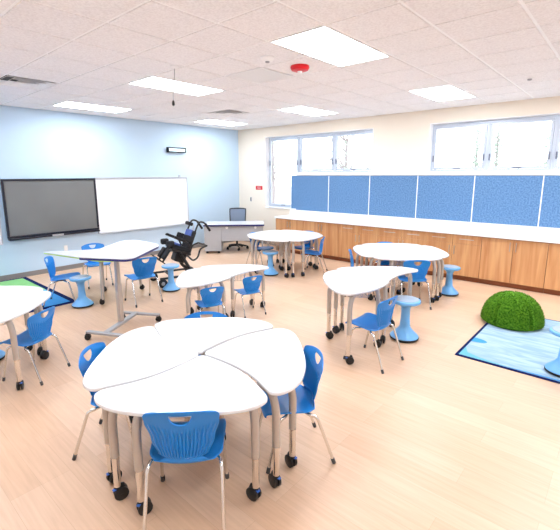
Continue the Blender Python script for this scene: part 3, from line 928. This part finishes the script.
for s in (-1, 1):
    p0 = Vector((-.06, s*.20, .66)); p1 = Vector((-.22, s*.20, 1.06))
    hd_ = MB().tube(fillet([p0, p1, Vector((-.29, s*.20, 1.19)), Vector((-.40, s*.20, 1.16)), Vector((-.50, s*.20, 1.0))], .09), .018, 8).build('push_handle', 'black', t, True)
    MB().tube([(-.41, s*.20, 1.14), (-.505, s*.20, .99)], .024, 8).build('grip', 'rubber', hd_, True)
    am_ = MB().tube(fillet([(-.06, s*.25, .68), (-.02, s*.25, .80), (.25, s*.25, .93)], .05), .018, 8).build('armrest', 'black', t, True)
    MB().box((0, 0, 0), (.22, .07, .04), Matrix.Translation((.13, s*.25, .89)) @ Matrix.Rotation(R(-25), 4, 'Y')).build('arm_pad', 'blackfab', am_, bevel=.014)
    MB().box((.30, s*.17, .80), (.15, .11, .11)).build('knee_pad', 'blackfab', t, bevel=.03, seg=3)
    lgs = MB().tube(fillet([(.20, s*.12, .66), (.29, s*.12, .68), (.45, s*.12, .45)], .05), .02, 8).build('leg_support', 'black', t, True)
    MB().box((0, 0, 0), (.22, .15, .06), Matrix.Translation((.38, s*.12, .60)) @ Matrix.Rotation(R(55), 4, 'Y')).build('calf_pad', 'blackfab', lgs, bevel=.02)
    MB().box((0, 0, 0), (.22, .16, .022), Matrix.Translation((.50, s*.12, .50)) @ Matrix.Rotation(R(-42), 4, 'Y')).build('footplate', 'black', lgs, bevel=.008)
m = MB()
for s in (-1, 1):
    m.tube(fillet([(.0, s*.21, .56), (-.12, s*.22, .43), (-.22, s*.22, .48), (-.28, s*.22, .66), (-.42, s*.22, .70)], .06), .018, 8)
m.tube([(-.42, -.22, .70), (-.42, .22, .70)], .018, 8)
m.build('rear_push_bar', 'black', t, True)

# ------------------------------------------------------------------ rugs and grass mound
t = thing('area_rug', 'pale blue water rug with a thin navy border by the cabinets', 'rug', (7.95, -4.2, 0))
RW, RD = 2.6, 2.1
MB().bb(0, RW, 0, RD, 0, .010).build('border', 'rugnavy', t, bevel=.003)
MB().bb(.035, RW-.035, .035, RD-.035, .0, .0125).build('water_field', 'rugwater', t)
def blob(cx, cy, rx, ry, z, n=26, jag=.0, a0=0, a1=2*PI):
    return [(cx+rx*(1+jag*math.sin(5*k))*math.cos(a0+(a1-a0)*k/n), cy+ry*(1+jag*math.cos(4*k))*math.sin(a0+(a1-a0)*k/n)) for k in range(n if a1-a0 > 6 else n+1)]
MB().prism(blob(.035, .60, .16, .075, 0, 20, 0, -PI/2, PI/2), .0125, .0135).build('blue_motif', 'rugblue', t)
MB().prism([(.035, .035), (.60, .035), (.25, .09), (.10, .15), (.035, .30)], .0125, .0132).build('teal_corner', 'rugteal', t)
MB().prism([(.40, .035), (1.4, .035), (1.0, .06), (.7, .055)], .0132, .0138).build('shore_edge', 'rugblue', t)
t = thing('play_rug', 'green and blue rug with a navy border under the chair by the blue wall', 'rug', (.06, -9.2, 0))
LW, LD = 2.50, 2.96
MB().bb(0, LW, 0, LD, 0, .010).build('border', 'rugnavy', t, bevel=.003)
MB().bb(.09, LW-.09, .09, LD-.09, 0, .0125).build('blue_field', 'rugblue', t)
MB().prism([(.09, LD-.09), (.09, LD-1.2), (.5, LD-.75), (.8, LD-.4), (1.2, LD-.22), (1.35, LD-.09)], .0125, .0132).build('green_corner', 'ruglime', t)
MB().prism([(.09, LD-1.2), (.09, LD-1.7), (.6, LD-1.1), (1.1, LD-.7), (1.5, LD-.45), (1.6, LD-.09), (1.35, LD-.09), (1.2, LD-.22), (.8, LD-.4), (.5, LD-.75)], .0125, .0130).build('teal_wave', 'rugteal', t)
MB().prism([(.3, LD-1.4), (.3, LD-1.75), (.8, LD-1.2), (1.3, LD-.85), (1.25, LD-.65), (.8, LD-.95)], .0132, .0138).build('blue_wave', 'rugroyal', t)

t = thing('grass_mound', 'round green grass mound cushion on the pale blue rug', 'cushion', (8.21, -2.60, .0125), -.28)
m = MB(); seg, rings = 160, 24; Rd, Hd = .385, .43
def dome(a, e):
    # a around, e elevation 0..pi/2, with seams every 60 degrees
    s = abs(((a/(2*PI/5)+.35) % 1)-.5)*2      # 1 on a seam, 0 mid panel
    sm_ = max(0, (s-.86)/.14)
    k = 1-.16*sm_
    ce, se = math.cos(e)**.8, math.sin(e)
    return (Rd*k*ce*math.cos(a), Rd*k*ce*math.sin(a), .03+(Hd-.03)*se*(1-.03*sm_))
vs = [(Rd*.9*math.cos(2*PI*k/seg), Rd*.9*math.sin(2*PI*k/seg), 0) for k in range(seg)]
for r_ in range(rings): vs += [dome(2*PI*k/seg, (PI/2-.02)*r_/(rings-1)) for k in range(seg)]
fs = [(i*seg+k, i*seg+(k+1) % seg, (i+1)*seg+(k+1) % seg, (i+1)*seg+k) for i in range(rings) for k in range(seg)]
fs += [tuple(range(seg-1, -1, -1)), tuple(rings*seg+k for k in range(seg))]
m.add(vs, fs)
rnd = random.Random(3)
for _ in range(9000):
    a = rnd.uniform(0, 2*PI); e = math.asin(rnd.uniform(.0, 1))*.97
    if abs((((a/(2*PI/5)+.35) % 1)-.5)*2) > .93: continue
    p = Vector(dome(a, e)); q = Vector(dome(a+.01, e)); q2 = Vector(dome(a, min(1.55, e+.01)))
    nrm = (q-p).cross(q2-p).normalized()
    d = (nrm+Vector((rnd.uniform(-.6, .6), rnd.uniform(-.6, .6), rnd.uniform(-.5, .4)))).normalized()
    sd = d.cross(Vector((0, 0, 1)))
    sd = (sd.normalized() if sd.length > .01 else Vector((1, 0, 0)))*.0042
    L = rnd.uniform(.010, .020)
    m.add([p-sd, p+sd, p+d*L], [(0, 1, 2)])
m.build('pile', 'grass', t)

# ------------------------------------------------------------------ outdoors
struct(MB().bb(-40, 50, .3, 70, -.4, -.3).build('ground', 'concrete'))
def tree(x, y, h, label, kind, grp='trees outside the windows'):
    t = thing('bare_tree' if kind == 'bare' else 'slender_tree' if kind == 'pole' else 'shrub', label, 'tree' if kind != 'shrub' else 'shrub', (x, y, -.3), 0, grp)
    rn = random.Random(int(x*100))
    if kind == 'bare':
        m = MB(); m.tube([(0, 0, 0), (.1, 0, h*.3), (0, .1, h*.55), (.1, 0, h)], [.16, .13, .09, .02], 8)
        for k in range(18):
            z = h*rn.uniform(.3, .9); a = rn.uniform(0, 6.3); L = h*rn.uniform(.15, .35)
            p = Vector((.05, 0, z)); q = p+Vector((math.cos(a)*L*.6, math.sin(a)*L*.6, L*.45)); r_ = q+Vector((math.cos(a+.6)*L*.4, math.sin(a+.6)*L*.4, L*.3))
            m.tube([p, q, r_], [.05, .03, .008], 6)
        m.build('trunk', 'bark', t, True)
        n, rad, zc = 500, h*.36, h*.68
    elif kind == 'pole':
        m = MB(); m.tube([(0, 0, 0), (.04, 0, h*.5), (0, 0, h)], [.09, .07, .03], 8); m.build('trunk', 'bark', t, True)
        n, rad, zc = 420, .35, h*.62
    else:
        m = MB()
        for k in range(6): m.tube([(0, 0, 0), (rn.uniform(-.5, .5), rn.uniform(-.3, .3), h*.7)], .02, 5)
        m.build('stems', 'bark', t, True); n, rad, zc = 420, h*.8, h*.55
    m = MB()
    for _ in range(n):
        if kind == 'pole': p = Vector((rn.gauss(0, rad*.5), rn.gauss(0, rad*.5), rn.uniform(h*.25, h*1.03)))
        else:
            d = Vector((rn.gauss(0, 1), rn.gauss(0, 1), rn.gauss(0, .8))).normalized()*rad*rn.uniform(.4, 1)
            p = Vector((0, 0, zc))+d
            if p.z < .05: p.z = rn.uniform(.05, .5)
        a = Vector((rn.gauss(0, 1), rn.gauss(0, 1), rn.gauss(0, 1))).normalized()*rn.uniform(.05, .12)
        b = a.cross(Vector((rn.gauss(0, 1), rn.gauss(0, 1), rn.gauss(0, 1)))).normalized()*.05
        m.add([p-a, p+b, p+a, p-b], [(0, 1, 2, 3)])
    m.build('foliage', 'leaf', t)
tree(-6.6, 9.0, 5.2, 'faint bare tree outside the tall left window light', 'bare')
tree(-2.6, 10.5, 5.6, 'faint tree outside the middle of the first window', 'bare')
tree(.6, 11.5, 3.7, 'faint leafy tree outside the right of the first window', 'bare')
tree(2.45, 16.0, 4.6, 'left of two slender trees seen through the second window', 'pole')
tree(3.35, 16.5, 5.0, 'right of two slender trees seen through the second window', 'pole')
tree(6.05, 15.0, 4.3, 'slender tree in the middle pane of the second window', 'pole')
for n, (x, y) in enumerate(((.9, 15.0), (4.6, 13.0), (8.2, 12.0))):
    tree(x, y, 2.1, ['faint shrub at the left corner of the second window', 'faint shrub below the mullion of the second window', 'faint shrub low in the middle pane of the second window'][n], 'shrub', 'shrubs outside the second window')

# ------------------------------------------------------------------ daylight, camera, view
wd = bpy.data.worlds.new('daylight'); scn.world = wd; wd.use_nodes = True
bg = wd.node_tree.nodes['Background']; bg.inputs['Color'].default_value = (.90, .95, 1, 1); bg.inputs['Strength'].default_value = 3.6

cam = bpy.data.cameras.new('camera'); co = bpy.data.objects.new('camera', cam); col.objects.link(co)
cR = Vector((0.7456601, 0.66631497, -0.00392237)); cU = Vector((-0.12146933, 0.14171716, 0.98242631)); cF = Vector((-0.65516122, 0.73207965, -0.18660966))
M4 = Matrix(((cR.x, cU.x, -cF.x, 9.28792), (cR.y, cU.y, -cF.y, -8.92517), (cR.z, cU.z, -cF.z, 2.08641), (0, 0, 0, 1)))
co.matrix_world = M4
cam.sensor_fit = 'HORIZONTAL'; cam.sensor_width = 36; cam.lens = 403.501/560*36
cam.shift_x = (280-270.134)/560; cam.shift_y = (250.911-265)/560
cam.clip_start = .05; cam.clip_end = 300
scn.camera = co
vs_ = scn.view_settings
vs_.view_transform = 'Standard'; vs_.look = 'None'; vs_.gamma = 1; vs_.use_curve_mapping = False; vs_.exposure = 0
scn.cycles.use_denoising = True
scn.cycles.max_bounces = 8; scn.cycles.diffuse_bounces = 5
scn.cycles.sample_clamp_indirect = 6
